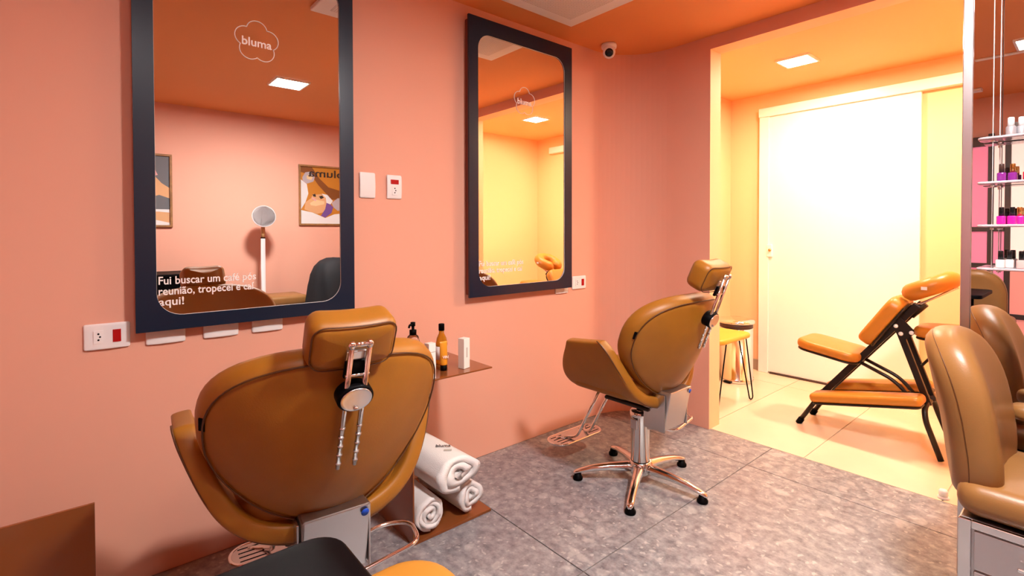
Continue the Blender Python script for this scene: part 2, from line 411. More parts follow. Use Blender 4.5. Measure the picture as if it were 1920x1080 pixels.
# ------------------------------------------------------------------ wall mirrors
XM = -2.002
def flower(cy_, cz, R_, r, x, tilt=.0):
    pts = []
    cr, lr = R_ * .54, R_ * .47
    half = math.asin(min(1, cr * math.sin(PI / 5) / lr))
    for k in range(5):
        a = PI / 2 + k * 2 * PI / 5 + tilt
        c0 = (math.cos(a) * cr, math.sin(a) * cr)
        sp = PI - (PI - PI / 5 - half) * 1.0
        lim = PI / 5 + half if True else sp
        lim = PI - (PI - (PI / 5) - half) if False else (PI / 5 + half)
        for q in range(13):
            b = a - lim + 2 * lim * q / 12
            pts.append((x, cy_ + c0[0] + lr * math.cos(b), cz + c0[1] + lr * math.sin(b)))
    # order counterclockwise
    return pts
def wall_mirror(y0, y1, label, quote):
    t = thing('wall_mirror', label, 'mirror', (XW, (y0 + y1) / 2, 0))
    ox, oy = -XW, -(y0 + y1) / 2
    zb, zt = .8266, 2.2104
    MB().box(.0005, .038, y0 + .012 + oy, y1 - .012 + oy, zb + .012, zt - .012, .002).build('backing_box', 'mirror_side', t)
    ins = rrect(y1 - y0 - .112, zt - zb - .125, .075, 10, 0, (zb + zt) / 2 - .0145)
    out = []
    for (a, b) in ins:   # outer rectangle points matched by ray
        dx, dz = a, b - (zb + zt) / 2
        out.append((a, b))
    f = MB(); hw = (y1 - y0) / 2
    n = len(ins); q = n // 4
    outp = []
    for i, (a, b) in enumerate(ins):
        k = i // q; j = i % q
        sx = 1 if k in (0, 3) else -1; sz = zt if k in (0, 1) else zb
        mid = (q - 1) / 2
        # first half of an arc slides along one side, second half along the other
        if k in (0, 2):
            outp.append((sx * hw, b) if j < mid - .01 else (a, sz))
        else:
            outp.append((a, sz) if j < mid - .01 else (sx * hw, b))
    corners = [(hw, zt), (-hw, zt), (-hw, zb), (hw, zb)]
    vs = []; fs = []
    for (xx, ring) in ((.05, outp), (.05, ins), (.044, ins), (.038, outp)):
        vs += [(xx, a, b) for a, b in ring]
    for lay in (0, 1):
        for i in range(n):
            j = (i + 1) % n; fs.append([lay * n + i, lay * n + j, (lay + 1) * n + j, (lay + 1) * n + i])
    for i in range(n): j = (i + 1) % n; fs.append([i, j, 3 * n + j, 3 * n + i])
    f.add(vs, fs)
    for ci, (a, b) in enumerate(corners):     # corner fillers
        i0 = ci * q + q // 2 - 1; i1 = i0 + 1
        o_ = len(f.v); pts = [outp[i0], (a, b), outp[i1]]
        f.add([(.05, p, r) for p, r in pts] + [(.038, p, r) for p, r in pts], [[0, 1, 2], [0, 1, 4, 3], [1, 2, 5, 4]])
    f.build('frame', 'navy_frame', t)
    g = MB(); g.add([(.044, a, b) for a, b in ins] + [(.0385, a, b) for a, b in ins], [list(range(n)), list(range(2 * n - 1, n - 1, -1))] + [[i, (i + 1) % n, n + (i + 1) % n, n + i] for i in range(n)])
    gl = g.build('glass', 'mirror_glass', t)
    MB().tube([(.0445, a * 1.002, (b - 1.5) * 1.001 + 1.5) for a, b in ins], .0016, 6, True).build('bevel_edge', 'white_metal', gl)
    # logo and quote printed on the glass
    X = .0446
    ly, lz = y0 + (.483 - .1163) + oy, 1.846
    lg = MB().tube(flower(ly, lz, .074, 0, X, .0), .0016, 6, True)
    lg.build('logo_outline', 'lettering', t)
    FM = lambda y, z: frameM((X, y, z), (0, 1, 0), (0, 0, 1), (1, 0, 0))
    text_mb('bluma', .042, FM(ly - .05, lz - .018), .10).build('logo_lettering', 'lettering', t)
    tq = y0 + (.178 - .1163) + oy
    for line, z, wd in quote:
        text_mb(line, .037, FM(tq, z), wd).build('quote_lettering', 'lettering', t)
    return t
Q = (('Fui buscar um café pós', .979, .293), ('reunião, tropecei e caí', .944, .286), ('aqui!', .909, .070))
wall_mirror(.1163, .8426, 'tall navy framed mirror nearest the left edge, reflecting two posters', Q)
wall_mirror(1.4248, 2.1529, 'tall navy framed mirror reflecting the yellow room and massage chair', Q)

# ------------------------------------------------------------------ wall plates
def plate(y0, y1, z0, z1, label, socket=None, red=None, vert=False, group=None):
    t = thing('outlet_plate', label, 'wall plate', (XW, (y0 + y1) / 2, (z0 + z1) / 2), 0, group)
    w_, h_ = y1 - y0, z1 - z0
    out = rrect(w_, h_, .006, 4)
    out = dense(out, .012)
    cv = .004
    mb = MB().cushion(out, .011, .004, (lambda a, b, c: (.006 + c - (cv * (a / (w_ / 2)) ** 2 if not vert else cv * (b / (h_ / 2)) ** 2) * (1 if c > 0 else 0), a, b)), 0, 0, 3)
    mb.build('cover', 'white_plastic', t)
    if socket:
        y, z = socket
        s_ = MB().prism([(y + a, z + b) for a, b in ((-.012, -.02), (.012, -.02), (.012, .02), (-.012, .02))], .0105, .0125, f=lambda a, b, c: (c, a, b)).build('socket', 'white_plastic', t)
        for k in (-1, 0, 1):
            MB().lathe([(0, .0124), (.0028, .0124), (.0028, .0131), (0, .0131)], 10, frameM((0, y + (.004 if k == 0 else 0), z + k * .0095), (0, 1, 0), (0, 0, 1), (1, 0, 0))).build('pin_hole', 'black_matte', s_)
    if red:
        y, z, a, b = red
        MB().box(.0095, .0135, y - a, y + a, z - b, z + b, .001).build('switch', 'red_plastic', t)
    return t
plate(-.012, .104, .781, .863, 'white wall plate with socket and red switch left of the big mirror', (-.022, 0), (.024, 0, .0105, .02))
GP = 'plates peeking out under the left mirror'
plate(.145, .256, .776, .856, 'white plate peeking out under the left end of the big mirror', None, None, False, GP)
plate(.309, .420, .776, .856, 'white plate peeking out under the middle of the big mirror', None, None, False, GP)
plate(.465, .573, .776, .856, 'white plate peeking out under the right end of the big mirror', None, None, False, GP)
plate(.886, .957, 1.297, 1.407, 'blank white wall plate between the two mirrors', None, None, True)
t_ = plate(1.011, 1.083, 1.298, 1.404, 'white wall plate with red button between the two mirrors', (0, -.016), (0, .022, .019, .010), True)
plate(2.205, 2.325, .806, .884, 'small white wall plate with red switch beside the far mirror', (-.024, 0), (.026, 0, .0105, .02))
plate(2.062, 2.170, .790, .868, 'white plate peeking out under the far mirror')

# ------------------------------------------------------------------ bronze station consoles
def console():
    t = thing('bronze_console', 'bronze metal wall console with upper shelf and floor tray beside the large chair', 'shelf', (XW, .897, 0))
    XE = .431
    MB().box(.001, XE, 0, .006, .0005, .60, .001).build('side_panel', 'bronze', t)
    MB().box(.001, XE, .006, .369, .590, .596, .001).build('shelf', 'bronze', t)
    MB().box(.001, XE, .006, .361, .0005, .0105, .001).build('tray', 'bronze', t)
console()
t = thing('bronze_stand', 'brown bronze stand cut off at the lower left corner', 'stand', (-1.62, -.2, 0))
MB().box(-.008, 0, -.36, .207, 0, .476, .001).build('front_panel', 'bronze', t)
MB().box(-.40, -.008, .199, .207, 0, .28, .001).build('side_panel', 'bronze', t)
MB().box(-.40, -.008, -.36, .199, .02, .028, .001).build('bottom_shelf', 'bronze', t)
# products on the shelf
SZ = .5965
def lathe_part(name, prof, material, parent, n=24): return MB().lathe(prof, n).build(name, material, parent)
t = thing('oil_bottle', 'amber oil bottle with a black cap on the bronze shelf', 'bottle', (-1.80, 1.135, SZ))
lathe_part('body', [(0, 0), (.022, 0), (.0245, .004), (.0245, .085), (.020, .108), (.011, .128), (.010, .142), (0, .142)], 'amber', t)
MB().lathe([(.0249, .02), (.0249, .075)], 24).build('label_sticker', 'label_white', t)
lathe_part('cap', [(0, .140), (.0125, .140), (.0125, .166), (.011, .168), (0, .168)], 'black_matte', t)
t = thing('cream_tube', 'small amber cream tube standing on its black cap before the oil bottle', 'tube', (-1.708, 1.086, SZ))
mb = MB(); vs = []; prof = [(.015, .015, .022), (.0165, .015, .026), (.0168, .011, .075), (.0175, .003, .108), (.0175, .0015, .116)]
for (a, b, z) in prof:
    for k in range(20): an = 2 * PI * k / 20; vs.append((b * math.cos(an), a * math.sin(an), z))
fs = [[i * 20 + k, i * 20 + (k + 1) % 20, (i + 1) * 20 + (k + 1) % 20, (i + 1) * 20 + k] for i in range(4) for k in range(20)]
mb.add(vs, fs + [list(range(19, -1, -1)), [80 + k for k in range(20)]], 0, True); body = mb.build('body', 'amber_tube', t)
lathe_part('cap', [(0, 0), (.013, 0), (.0135, .002), (.0135, .0225), (0, .0225)], 'black_matte', t)
text_mb('VIN', .016, frameM((.0135, -.013, .05), (.28, .96, 0), (0, 0, 1), (.96, -.28, 0)), .024).build('print', 'lettering', body)
t = thing('white_carton', 'tall slim white carton at the right end of the bronze shelf', 'box', (-1.683, 1.168, SZ), .25)
MB().box(-.016, .016, -.018, .018, 0, .122, .0012).build('carton', 'box_white', t)
MB().box(.0158, .0166, -.004, .004, .045, .085).build('print', 'print_grey', t)
t = thing('white_carton', 'white carton half hidden behind the large chair back', 'box', (-1.642, .985, SZ), .1)
MB().box(-.014, .014, -.016, .016, 0, .135, .0012).build('carton', 'box_white', t)
MB().box(-.0142, .0142, -.0162, .0162, .10, .104, .0005).build('band', 'print_grey', t)
t = thing('pump_bottle', 'clear pump bottle with black pump behind the chair back', 'bottle', (-1.85, 1.028, SZ))
lathe_part('body', [(0, 0), (.026, 0), (.028, .004), (.028, .10), (.022, .122), (.012, .130), (0, .130)], 'clear_glass', t)
MB().lathe([(.0285, .02), (.0285, .085)], 24).build('label_sticker', 'label_white', t)
p_ = MB().lathe([(0, .128), (.0145, .128), (.0145, .148), (.006, .150), (.006, .166), (0, .166)], 20)
p_.tube(smooth_path([(0, 0, .172), (.012, -.022, .172), (.013, -.026, .160)], .008), .0045, 8).lathe([(0, .164), (.010, .164), (.010, .180), (0, .181)], 16)
p_.build('pump', 'black_matte', t)
# towels rolled on the tray
def towel(y, z, r, x0, x1, label, sq=1.0, tilt=0.0, printed=False, turns=3.4):
    t = thing('rolled_towel', label, 'towel', ((x0 + x1) / 2, y, z), tilt, 'rolled white towels on the bronze tray')
    L_ = (x1 - x0) / 2; n = 90; th = .9 * r / turns * .8
    ph = -PI / 2 - 2 * PI * turns
    def sp(k, off):
        a = 2 * PI * turns * k / n; rad = r * (.12 + .88 * (k / n) ** .75) - off
        wob = 1 + .04 * math.sin(3 * a + y * 50) + .02 * math.sin(7 * a)
        return rad * wob * math.cos(a + ph), rad * wob * math.sin(a + ph) * sq
    xs = [-L_, -L_ * .5, 0, L_ * .5, L_ * .9, L_]
    vs = []; fs = []
    for xi, x in enumerate(xs):
        for k in range(n + 1):
            jit = .006 * math.sin(k * .35 + xi) if xi in (0, 5) else 0
            for off in (0, th):
                yy, zz = sp(k, off); vs.append((x + jit, yy, zz))
    W = (n + 1) * 2
    for xi in range(len(xs) - 1):
        for k in range(n):
            a = xi * W + 2 * k
            fs.append([a, a + 2, a + 2 + W, a + W]); fs.append([a + 1, a + 1 + W, a + 3 + W, a + 3])
        a = xi * W; fs.append([a, a + W, a + W + 1, a + 1]); a = xi * W + 2 * n; fs.append([a, a + 1, a + W + 1, a + W])
    for xi in (0, len(xs) - 1):
        for k in range(n): a = xi * W + 2 * k; fs.append([a, a + 1, a + 3, a + 2])
    MB().add(vs, fs, 0, True).build('roll', 'towel', t)
    if printed:
        # lettering wrapped on top of the roll, facing up and outward
        nrm = Vector((0, 0, 1)); ex = Vector((.62, .78, 0)).normalized(); ey = nrm.cross(ex)
        o_ = Vector((.06, -.022, sp(n * (1 - .5 / turns), 0)[1] + .0025))
        text_mb('bluma', .034, frameM(o_, ex, ey, nrm), .06).build('print', 'print_dark', t)
        o2 = o_ + ex * .05 - ey * .03 - nrm * .001
        MB().box(-.016, .016, -.008, .008, 0, .0008, M=frameM(o2, ex, ey, nrm)).build('emblem', 'print_grey', t)
    return t
towel(.982, .0845, .067, -1.97, -1.630, 'white towel roll lowest on the tray against the bronze panel', 1.0, -.02)
towel(1.172, .0815, .067, -1.95, -1.645, 'white towel roll lowest on the tray at its open end', .95, .05, False, 2.4)
towel(1.086, .217, .116, -2.0, -1.60, 'white towel roll with dark lettering lying on top of the others', .62, .04, True, 2.3)

# ------------------------------------------------------------------ salon chairs
def salon_chair(loc, rz, slide, base_off, label):
    t = thing('salon_chair', label, 'chair', loc, rz, 'caramel salon chairs facing the mirrors')
    # five star base
    for k in range(5):
        a = base_off + k * 2 * PI / 5; ca, sa = math.cos(a), math.sin(a)
        vs = []; prof = [(.02, .030, .050, .092), (.06, .024, .046, .092), (.14, .020, .048, .084), (.22, .0175, .042, .070), (.275, .0165, .031, .052), (.298, .014, .026, .044), (.306, .007, .024, .036)]
        for (rd, hw, z0, z1) in prof:
            for q in range(12):
                b = 2 * PI * q / 12; yy = hw * math.cos(b); zz = (z0 + z1) / 2 + (z1 - z0) / 2 * math.sin(b)
                vs.append((rd * ca - yy * sa, rd * sa + yy * ca, zz))
        fs = [[i * 12 + q, i * 12 + (q + 1) % 12, (i + 1) * 12 + (q + 1) % 12, (i + 1) * 12 + q] for i in range(6) for q in range(12)] + [list(range(11, -1, -1)), [72 + q for q in range(12)]]
        lg = MB().add(vs, fs, 0, True).build('base_leg', 'chrome', t)
        MB().lathe([(0, 0), (.021, 0), (.023, .004), (.023, .012), (.017, .018), (.015, .030), (0, .03)], 20, Matrix.Translation((.285 * ca, .285 * sa, 0))).build('foot_glide', 'black_matte', lg)
    MB().lathe([(0, .045), (.046, .045), (.050, .055), (.048, .095), (.043, .10), (0, .10)], 28).build('hub', 'chrome', t)
    col = MB().lathe([(0, .098), (.042, .098), (.0425, .10), (.0425, .300), (.046, .304), (.046, .326), (.040, .332), (0, .332)], 32).build('column', 'chrome', t)
    MB().lathe([(.0429, .098), (.0429, .103)], 32).build('ring', 'black_matte', col)
    MB().lathe([(0, .33), (.018, .33), (.018, .374), (0, .374)], 20).build('piston', 'chrome', t)
    MB().box(-.018, .018, -.052, -.043, .255, .30, .003).build('pump_bracket', 'steel', t)
    lp = smooth_path([(.03, .02, .275), (-.01, .20, .275), (.02, .27, .273), (.12, .255, .270), (.155, .05, .268), (.05, -.02, .268)], .04)
    MB().tube(lp, .0062, 10).build('pump_lever', 'chrome', t)
    MB().box(-.13, .11, -.10, .10, .372, .388, .006).build('seat_plate', 'black_metal', t)
    # shell of seat and arms in one piece
    half = [(.303, .697, .024, -.160), (.302, .688, .040, -.166), (.295, .660, .066, -.180), (.274, .60, .098, -.215), (.250, .545, .120, -.245), (.222, .495, .135, -.258), (.178, .452, .148, -.255), (.120, .428, .155, -.245), (.06, .416, .158, -.24), (0, .412, .158, -.24)]
    prof = [(-a, b, c, d_) for a, b, c, d_ in half] + half[::-1][1:]
    SV = (0, .05, .18, .5, .82, .95, 1); nv = 7; vs = []; fs = []
    for (y, z, xr, xf) in prof:
        for k in range(nv):
            s_ = SV[k]; vs.append((xf + (xr - xf) * s_, y, z - .02 * (1 - s_) * (1 if abs(y) > .29 and z > .65 else 0)))
    for i in range(len(prof) - 1):
        for k in range(nv - 1): fs.append([i * nv + k, i * nv + k + 1, (i + 1) * nv + k + 1, (i + 1) * nv + k])
    sh = MB().add(vs, fs, 0, True).build('arm_shell', 'leather', t)
    md = sh.modifiers.new('thick', 'SOLIDIFY'); md.thickness = .046; md.offset = 0
    md = sh.modifiers.new('smooth', 'SUBSURF'); md.levels = 2; md.render_levels = 2
    # piping along the outer rear edge of the shell
    pp = []
    for i, (y, z, xr, xf) in enumerate(prof):
        sgn = 1 if y > 0 else -1
        f_ = min(1, abs(y) / .30)
        pp.append((xr - .008, y + sgn * .0235 * f_ ** 2, z - .0235 * (1 - f_ ** 2)))
    MB().tube(smooth_path(pp, .05, 4), .0025, 6).build('shell_piping', 'leather_piping', sh)
    out = rrect(.40, .44, .09, 8)
    MB().cushion(dense(out, .03), .085, .032, lambda a, b, c: (-.075 + a, b, .475 + c), .012).build('seat', 'leather', t)
    # backrest: shield outline, wrapped forward at the sides, leaning back
    U = Vector((.345, 0, .9386)); N = Vector((.9386, 0, -.345)); O = Vector((.192, 0, .665))
    def oc(th, w_, hh):
        c, s_ = math.cos(th), math.sin(th); n_ = 2.45 if s_ > 0 else 1.85
        return (w_ * math.copysign(abs(c) ** (2 / n_), c), hh * math.copysign(abs(s_) ** (2 / n_), s_) + .0)
    outl = [oc(2 * PI * k / 64, .282, .236) for k in range(64)]
    wrap = lambda a: -1.25 * a * a
    def fm(a, b, c):
        k = 1 + .10 * (b / .235)
        return O + Vector((0, a * k, 0)) + U * b + N * (c + wrap(a) + .010 * (1 - (b / .24) ** 2))
    bk = MB().cushion(outl, .085, .034, fm, .022, .008).build('backrest', 'leather', t)
    pip = [fm(*[v * .962 for v in p], .0395) for p in outl]
    MB().tube(pip, .0022, 6, True).build('back_piping', 'leather_piping', bk)
    tp = fm(-.267, .06, .032); tu = (fm(-.247, .06, .036) - tp).normalized(); tv = (fm(-.262, .09, .032) - tp).normalized(); tn = tu.cross(tv).normalized(); tv = tn.cross(tu)
    if tn.x < 0: tn = -tn; tv = -tv
    MB().box(-.006, .008, -.016, .016, .001, .004, M=frameM(tp, tuple(tu), tuple(tv), tuple(tn))).build('fabric_tag', 'black_matte', bk)
    # headrest
    Hc = Vector((.335, 0, .968)) + U * slide
    hU = Vector((.42, 0, .907)); hN = Vector((.907, 0, -.42))
    ho = dense(rrect(.190, .118, .030, 6), .02)
    hm = lambda a, b, c: Hc + Vector((0, a * (1 + 1.0 * (c)), 0)) + hU * b + hN * (c - 1.2 * a * a)
    hr = MB().cushion(ho, .088, .028, hm, .003, .02).build('headrest', 'leather', t)
    MB().tube([hm(a * .93, b * .93, .0385) for a, b in ho], .0018, 6, True).build('headrest_piping', 'leather_piping', hr)
    MB().box(-.024, .024, -.03, .012, -.006, .004, .002, M=frameM(hm(0, -.008, .053), (0, 1, 0), tuple(hU), tuple(hN))).build('bracket_plate', 'steel', hr)
    MB().box(-.026, .026, -.032, .012, 0, .010, .003, M=frameM(hm(0, -.03, .052), (0, 1, 0), tuple(hU), tuple(hN))).build('hinge_block', 'black_matte', hr)
    # twin rods with notches, sliding through an oval clamp
    B0 = Vector((.342, 0, .792)); 
    top = B0 + U * (.185 + slide); bot = B0 - U * (.135 - slide)
    for s_ in (-1, 1):
        y = s_ * .019
        rod = MB().tube([bot + Vector((0, y, 0)), top + Vector((0, y, 0))], .0058, 12).build('rod', 'chrome', t)
        nb = MB()
        for k in range(5):
            c0 = bot + U * (.012 + .024 * k) + Vector((0, y, 0)); nb.tube([c0, c0 + U * .004], .0066, 12)
        nb.build('notch_ring', 'steel', rod)
        MB().lathe([(0, -.009), (.006, -.008), (.009, 0), (.006, .008), (0, .009)], 14, Matrix.Translation(top + Vector((0, y, 0)))).build('end_ball', 'chrome', rod)
    MB().tube([top + Vector((0, -.019, 0)), top + Vector((0, .019, 0))], .006, 10).build('crossbar', 'chrome', t)
    c1 = top - U * .075
    MB().tube([c1 + Vector((0, -.026, 0)), c1 + Vector((0, .026, 0))], .0035, 10).build('crossbar', 'chrome', t)
    ov = [(.040 * math.cos(2 * PI * k / 32), .033 * math.sin(2 * PI * k / 32)) for k in range(32)]
    fo = lambda a, b, c: B0 + Vector((0, a, 0)) + U * b + N * (c - .006)
    cl = MB().cushion(ov, .036, .006, fo, 0, 0, 3).build('clamp', 'black_matte', t)
    fc = MB().cushion([(a * .86, b * .86) for a, b in ov], .004, .0015, lambda a, b, c: fo(a, b, c + .0185), 0, 0, 2).build('clamp_badge', 'steel', cl)
    MB().lathe([(0, 0), (.005, 0), (.005, .004), (0, .005)], 14, frameM(fo(0, -.02, .0205), (0, 1, 0), tuple(U), tuple(N))).build('screw', 'chrome', cl)
    # rear mechanism box
    bx = MB().box(-.035, .035, -.080, .080, -.09, .082, .004, M=frameM(Vector((.160, 0, .392)), (.94, 0, .0), (0, 1, 0), (.2, 0, 1))).build('mechanism_box', 'brushed_steel', t)
    MB().lathe([(0, 0), (.010, 0), (.010, .0006), (0, .0006)], 16, frameM((.2105, .066, .455), (0, 1, 0), (.2, 0, .98), (1, 0, -.2))).build('sticker', 'blue_sticker', bx)
    for s_ in (-1, 1):
        MB().box(.08, .185, s_ * .086 - .003, s_ * .086 + .003, .30, .46, .002).build('side_plate', 'steel', t)
        MB().lathe([(0, 0), (.009, 0), (.009, .006), (0, .006)], 12, frameM((.12, s_ * .089, .40), (1, 0, 0), (0, 0, 1), (0, s_, 0))).build('bolt', 'chrome', t)
    # footrest
    for s_ in (-1, 1):
        y = .05 * s_
        MB().tube(smooth_path([(-.19, y, .40), (-.345, y, .115), (-.40, y + .015 * s_, .098), (-.435, y + .06 * s_, .094)], .03), .008, 10).build('footrest_tube', 'chrome', t)
    fp = dense(rrect(.115, .33, .055, 8), .03)
    pl_ = MB().cushion(fp, .008, .003, lambda a, b, c: (-.405 + a, b, .092 + c), 0, 0, 3).build('foot_plate', 'steel', t)
    for s_ in (-1, 1):
        for k in range(4):
            MB().box(-.442 + .024 * k, -.437 + .024 * k, s_ * .105 - .038, s_ * .105 + .038, .0945, .0966).build('slot', 'black_matte', pl_)
    MB().tube([(-.405 + a * 1.05, b * 1.02, .092) for a, b in fp], .006, 8, True).build('rim', 'chrome', pl_)
    return t
salon_chair((-1.395, .472, 0), math.radians(-5), -.055, math.radians(20), 'large caramel leather salon chair in the foreground seen from behind')
salon_chair((-1.370, 1.932, 0), math.radians(0), .005, math.radians(9.5), 'caramel leather salon chair standing by the opening to the yellow room')

# ------------------------------------------------------------------ massage chair
def P2(o, ex, ez, wy): 
    return lambda a, b, c: (o[0] + ex[0] * a + ez[0] * c, o[1] + b, o[2] + ex[1] * a + ez[1] * c)
MX, MY = -.85, 3.36
t = thing('massage_chair', 'orange padded folding massage chair with face cradle before the white door', 'massage chair', (MX, MY, 0))
def pad(name, x0, z0, x1, z1, wy, th, y=0.0, r=.05, above=True, bulge=.008, parent=t):
    dx, dz = x1 - x0, z1 - z0; L_ = math.hypot(dx, dz); ex = (dx / L_, dz / L_); ez = (-ex[1], ex[0])
    c0 = ((x0 + x1) / 2 - MX, y, (z0 + z1) / 2)
    f_ = P2(c0, ex, ez, wy)
    o_ = MB().cushion(dense(rrect(L_, wy, r, 7), .03), th, min(th * .42, .024), f_, bulge, .002).build(name, 'orange_vinyl', parent)
    MB().cushion(dense(rrect(L_ * .96, wy * .94, r * .9, 7), .04), .010, .004, lambda a, b, c: f_(a, b, c - th / 2 - .005), 0, 0, 2).build('base_board', 'black_metal', o_)
    return o_
seat = pad('seat', -1.19, .490, -.870, .440, .30, .055, 0, .07)
pad('knee_pad', -1.085, .195, -.575, .300, .13, .050, -.16, .03)
pad('knee_pad', -1.10, .195, -.60, .300, .13, .050, .17, .03)
pad('chest_pad', -.858, .535, -.690, .790, .26, .075, 0, .06)
arm = pad('armrest', -.640, .628, -.27, .640, .26, .055, 0, .08)
# face cradle: horseshoe cushion
cd = (math.cos(.45), math.sin(.45)); cc0 = (-.585 - MX, 0, .860)
ring = []
for k in range(29):
    a = -PI * .93 + 2 * PI * .93 * k / 28 + 0
    ring.append((cc0[0] + cd[0] * .088 * math.cos(a), .088 * math.sin(a), cc0[2] + cd[1] * .088 * math.cos(a)))
mb = MB(); vs = []; n = 14
for i, p in enumerate(ring):
    a = -PI * .93 + 2 * PI * .93 * i / 28
    er = Vector((cd[0] * math.cos(a), math.sin(a), cd[1] * math.cos(a))); en = Vector((-cd[1], 0, cd[0]))
    e = min(1, (min(i, 28 - i) + .5) / 2.0) ** .5
    for k in range(n):
        b = 2 * PI * k / n; vs.append(Vector(p) + er * .048 * e * math.cos(b) + en * .046 * e * math.sin(b))
fs = [[i * n + k, i * n + (k + 1) % n, (i + 1) * n + (k + 1) % n, (i + 1) * n + k] for i in range(28) for k in range(n)] + [list(range(n - 1, -1, -1)), [28 * n + k for k in range(n)]]
mb.add(vs, fs, 0, True); cr = mb.build('face_cradle', 'orange_vinyl', t)
MB().box(-.012, .012, -.008, .008, 0, .002, M=frameM(Vector(cc0) + Vector((0, -.137, .0)), (1, 0, 0), (0, 0, 1), (0, -1, 0))).build('brand_tag', 'white_plastic', cr)
q = lambda x, z, y=0: (x - MX, y, z)
MB().tube([q(-.70, .715, -.05), q(-.48, .86, -.05)], .006, 8).build('cradle_rod', 'steel', t)
MB().tube([q(-.70, .715, .05), q(-.48, .86, .05)], .006, 8).build('cradle_rod', 'steel', t)
def bar(name, a, b, w_, y):
    A = Vector(q(a[0], a[1], y)); B = Vector(q(b[0], b[1], y)); L_ = (B - A).length; ez = (B - A).normalized(); ey = Vector((0, 1, 0)); ex = ey.cross(ez)
    return MB().box(-w_ / 2, w_ / 2, -.012, .012, 0, L_, .003, M=frameM(A, ex, ey, ez)).build(name, 'black_metal', t)
for y in (-.055, .055):
    bar('main_bar', (-1.06, .20), (-.625, .765), .034, y)
    bar('rear_bar', (-.705, .63), (-.575, .25), .030, y)
MB().tube(smooth_path([q(-1.055, .205, -.11), q(-1.17, .012, -.11)], .02), .0125, 10).build('front_leg', 'black_metal', t)
MB().tube(smooth_path([q(-1.055, .205, .11), q(-1.17, .012, .11)], .02), .0125, 10).build('front_leg', 'black_metal', t)
for s_ in (-1, 1):
    MB().tube([q(-1.157, .032, .11 * s_), q(-1.176, .0, .11 * s_)], .0165, 10).build('foot_cap', 'black_matte', t)
    MB().tube(smooth_path([q(-.575, .27, .03 * s_), q(-.585, .25, .10 * s_), q(-.575, .19, .13 * s_), q(-.51, .008, .14 * s_)], .05), .0135, 10).build('rear_leg', 'black_metal', t)
    MB().tube(smooth_path([q(-.905, .425, .05 * s_), q(-.72, .345, .05 * s_), q(-.655, .27, .05 * s_)], .08), .010, 8).build('seat_arm', 'black_metal', t)
MB().tube([q(-1.06, .21, -.17), q(-1.06, .21, .18)], .012, 8).build('cross_tube', 'black_metal', t)
MB().tube([q(-.60, .275, -.17), q(-.60, .275, .18)], .012, 8).build('cross_tube', 'black_metal', t)
hg = MB().prism([(-.745 - MX, .665), (-.69 - MX, .695), (-.625 - MX, .62), (-.685 - MX, .565)], -.078, -.072, f=lambda a, b, c: (a, c, b)).build('hinge_plate', 'black_metal', t)
for (x, z) in ((-.712, .645), (-.69, .607), (-.645, .618)):
    MB().lathe([(0, 0), (.011, 0), (.010, .005), (0, .006)], 14, frameM(q(x, z, -.078), (1, 0, 0), (0, 0, 1), (0, -1, 0))).build('bolt', 'white_metal', hg)
bar('armrest_bar', (-.69, .615), (-.40, .605), .022, 0)
MB().tube([q(-.50, .60), q(-.615, .44)], .007, 8).build('armrest_strut', 'black_metal', t)
MB().tube([q(-.66, .70, -.02), q(-.60, .77, -.02)], .018, 10).build('cradle_clamp', 'black_metal', t)

# ------------------------------------------------------------------ pedal bin and hairpin stool in the yellow room
t = thing('pedal_bin', 'round chrome waste bin with lid beside the hairpin stool', 'bin', (-1.835, 3.83, 0))
MB().lathe([(0, 0), (.122, 0), (.126, .006), (.126, .03), (.120, .034), (.119, .415), (0, .415)], 40).build('body', 'chrome', t)
MB().lathe([(.1205, .415), (.1205, .445), (0, .445)], 40).build('liner_rim', 'dark_brown', t)
MB().lathe([(0, .446), (.128, .446), (.131, .452), (.131, .464), (.120, .474), (.07, .484), (0, .487)], 40).build('lid', 'chrome', t)
MB().box(-.03, .03, -.150, -.118, .008, .016, .003).build('pedal', 'black_matte', t)
t = thing('hairpin_stool', 'yellow seated stool with black hairpin legs half hidden by the pilaster', 'stool', (-1.70, 3.20, 0))
MB().cushion(dense(rrect(.36, .42, .05, 7), .04), .036, .015, lambda a, b, c: (a, b, .455 + c), .006, .001).build('seat', 'yellow_vinyl', t)
for sx in (-1, 1):
    for sy in (-1, 1):
        x, y = sx * .145, sy * .185
        MB().tube(smooth_path([(x, y - sy * .10, .437), (x + sx * .012, y + sy * .035, .008), (x + sx * .012, y + sy * .085, .008), (x, y, .437)], .03), .0045, 8).build('leg', 'black_matte', t)

# ------------------------------------------------------------------ tall mirror panel with hanging shelves of nail polish
YM = 2.22
t = thing('mirror_panel', 'tall mirror panel with polished metal edge at the right of the opening', 'mirror', (-.30, YM, 0))
MB().box(.018, .62, 0, .012, .0005, 2.270, .0).build('glass', 'mirror_glass', t)
MB().box(-.008, .018, -.006, .022, .0005, 2.270, .002).build('edge_profile', 'steel', t)
MB().box(.62, .646, -.006, .022, .0005, 2.270, .002).build('edge_profile', 'steel', t)
MB().box(.018, .62, .0125, .022, .0005, 2.270).build('backing', 'white_metal', t)
sh = thing('hanging_shelf', 'stack of clear pink acrylic shelves hung on thin wires before the mirror', 'shelf', (-.01, 2.165, 0))
SH = [1.441, 1.303, 1.170, 1.036]
for z in SH:
    MB().cushion(dense(rrect(.50, .085, .02, 6), .06), .008, .003, lambda a, b, c: (a, b, z - .004 + c), 0, 0, 2).build('shelf_board', 'acrylic', sh)
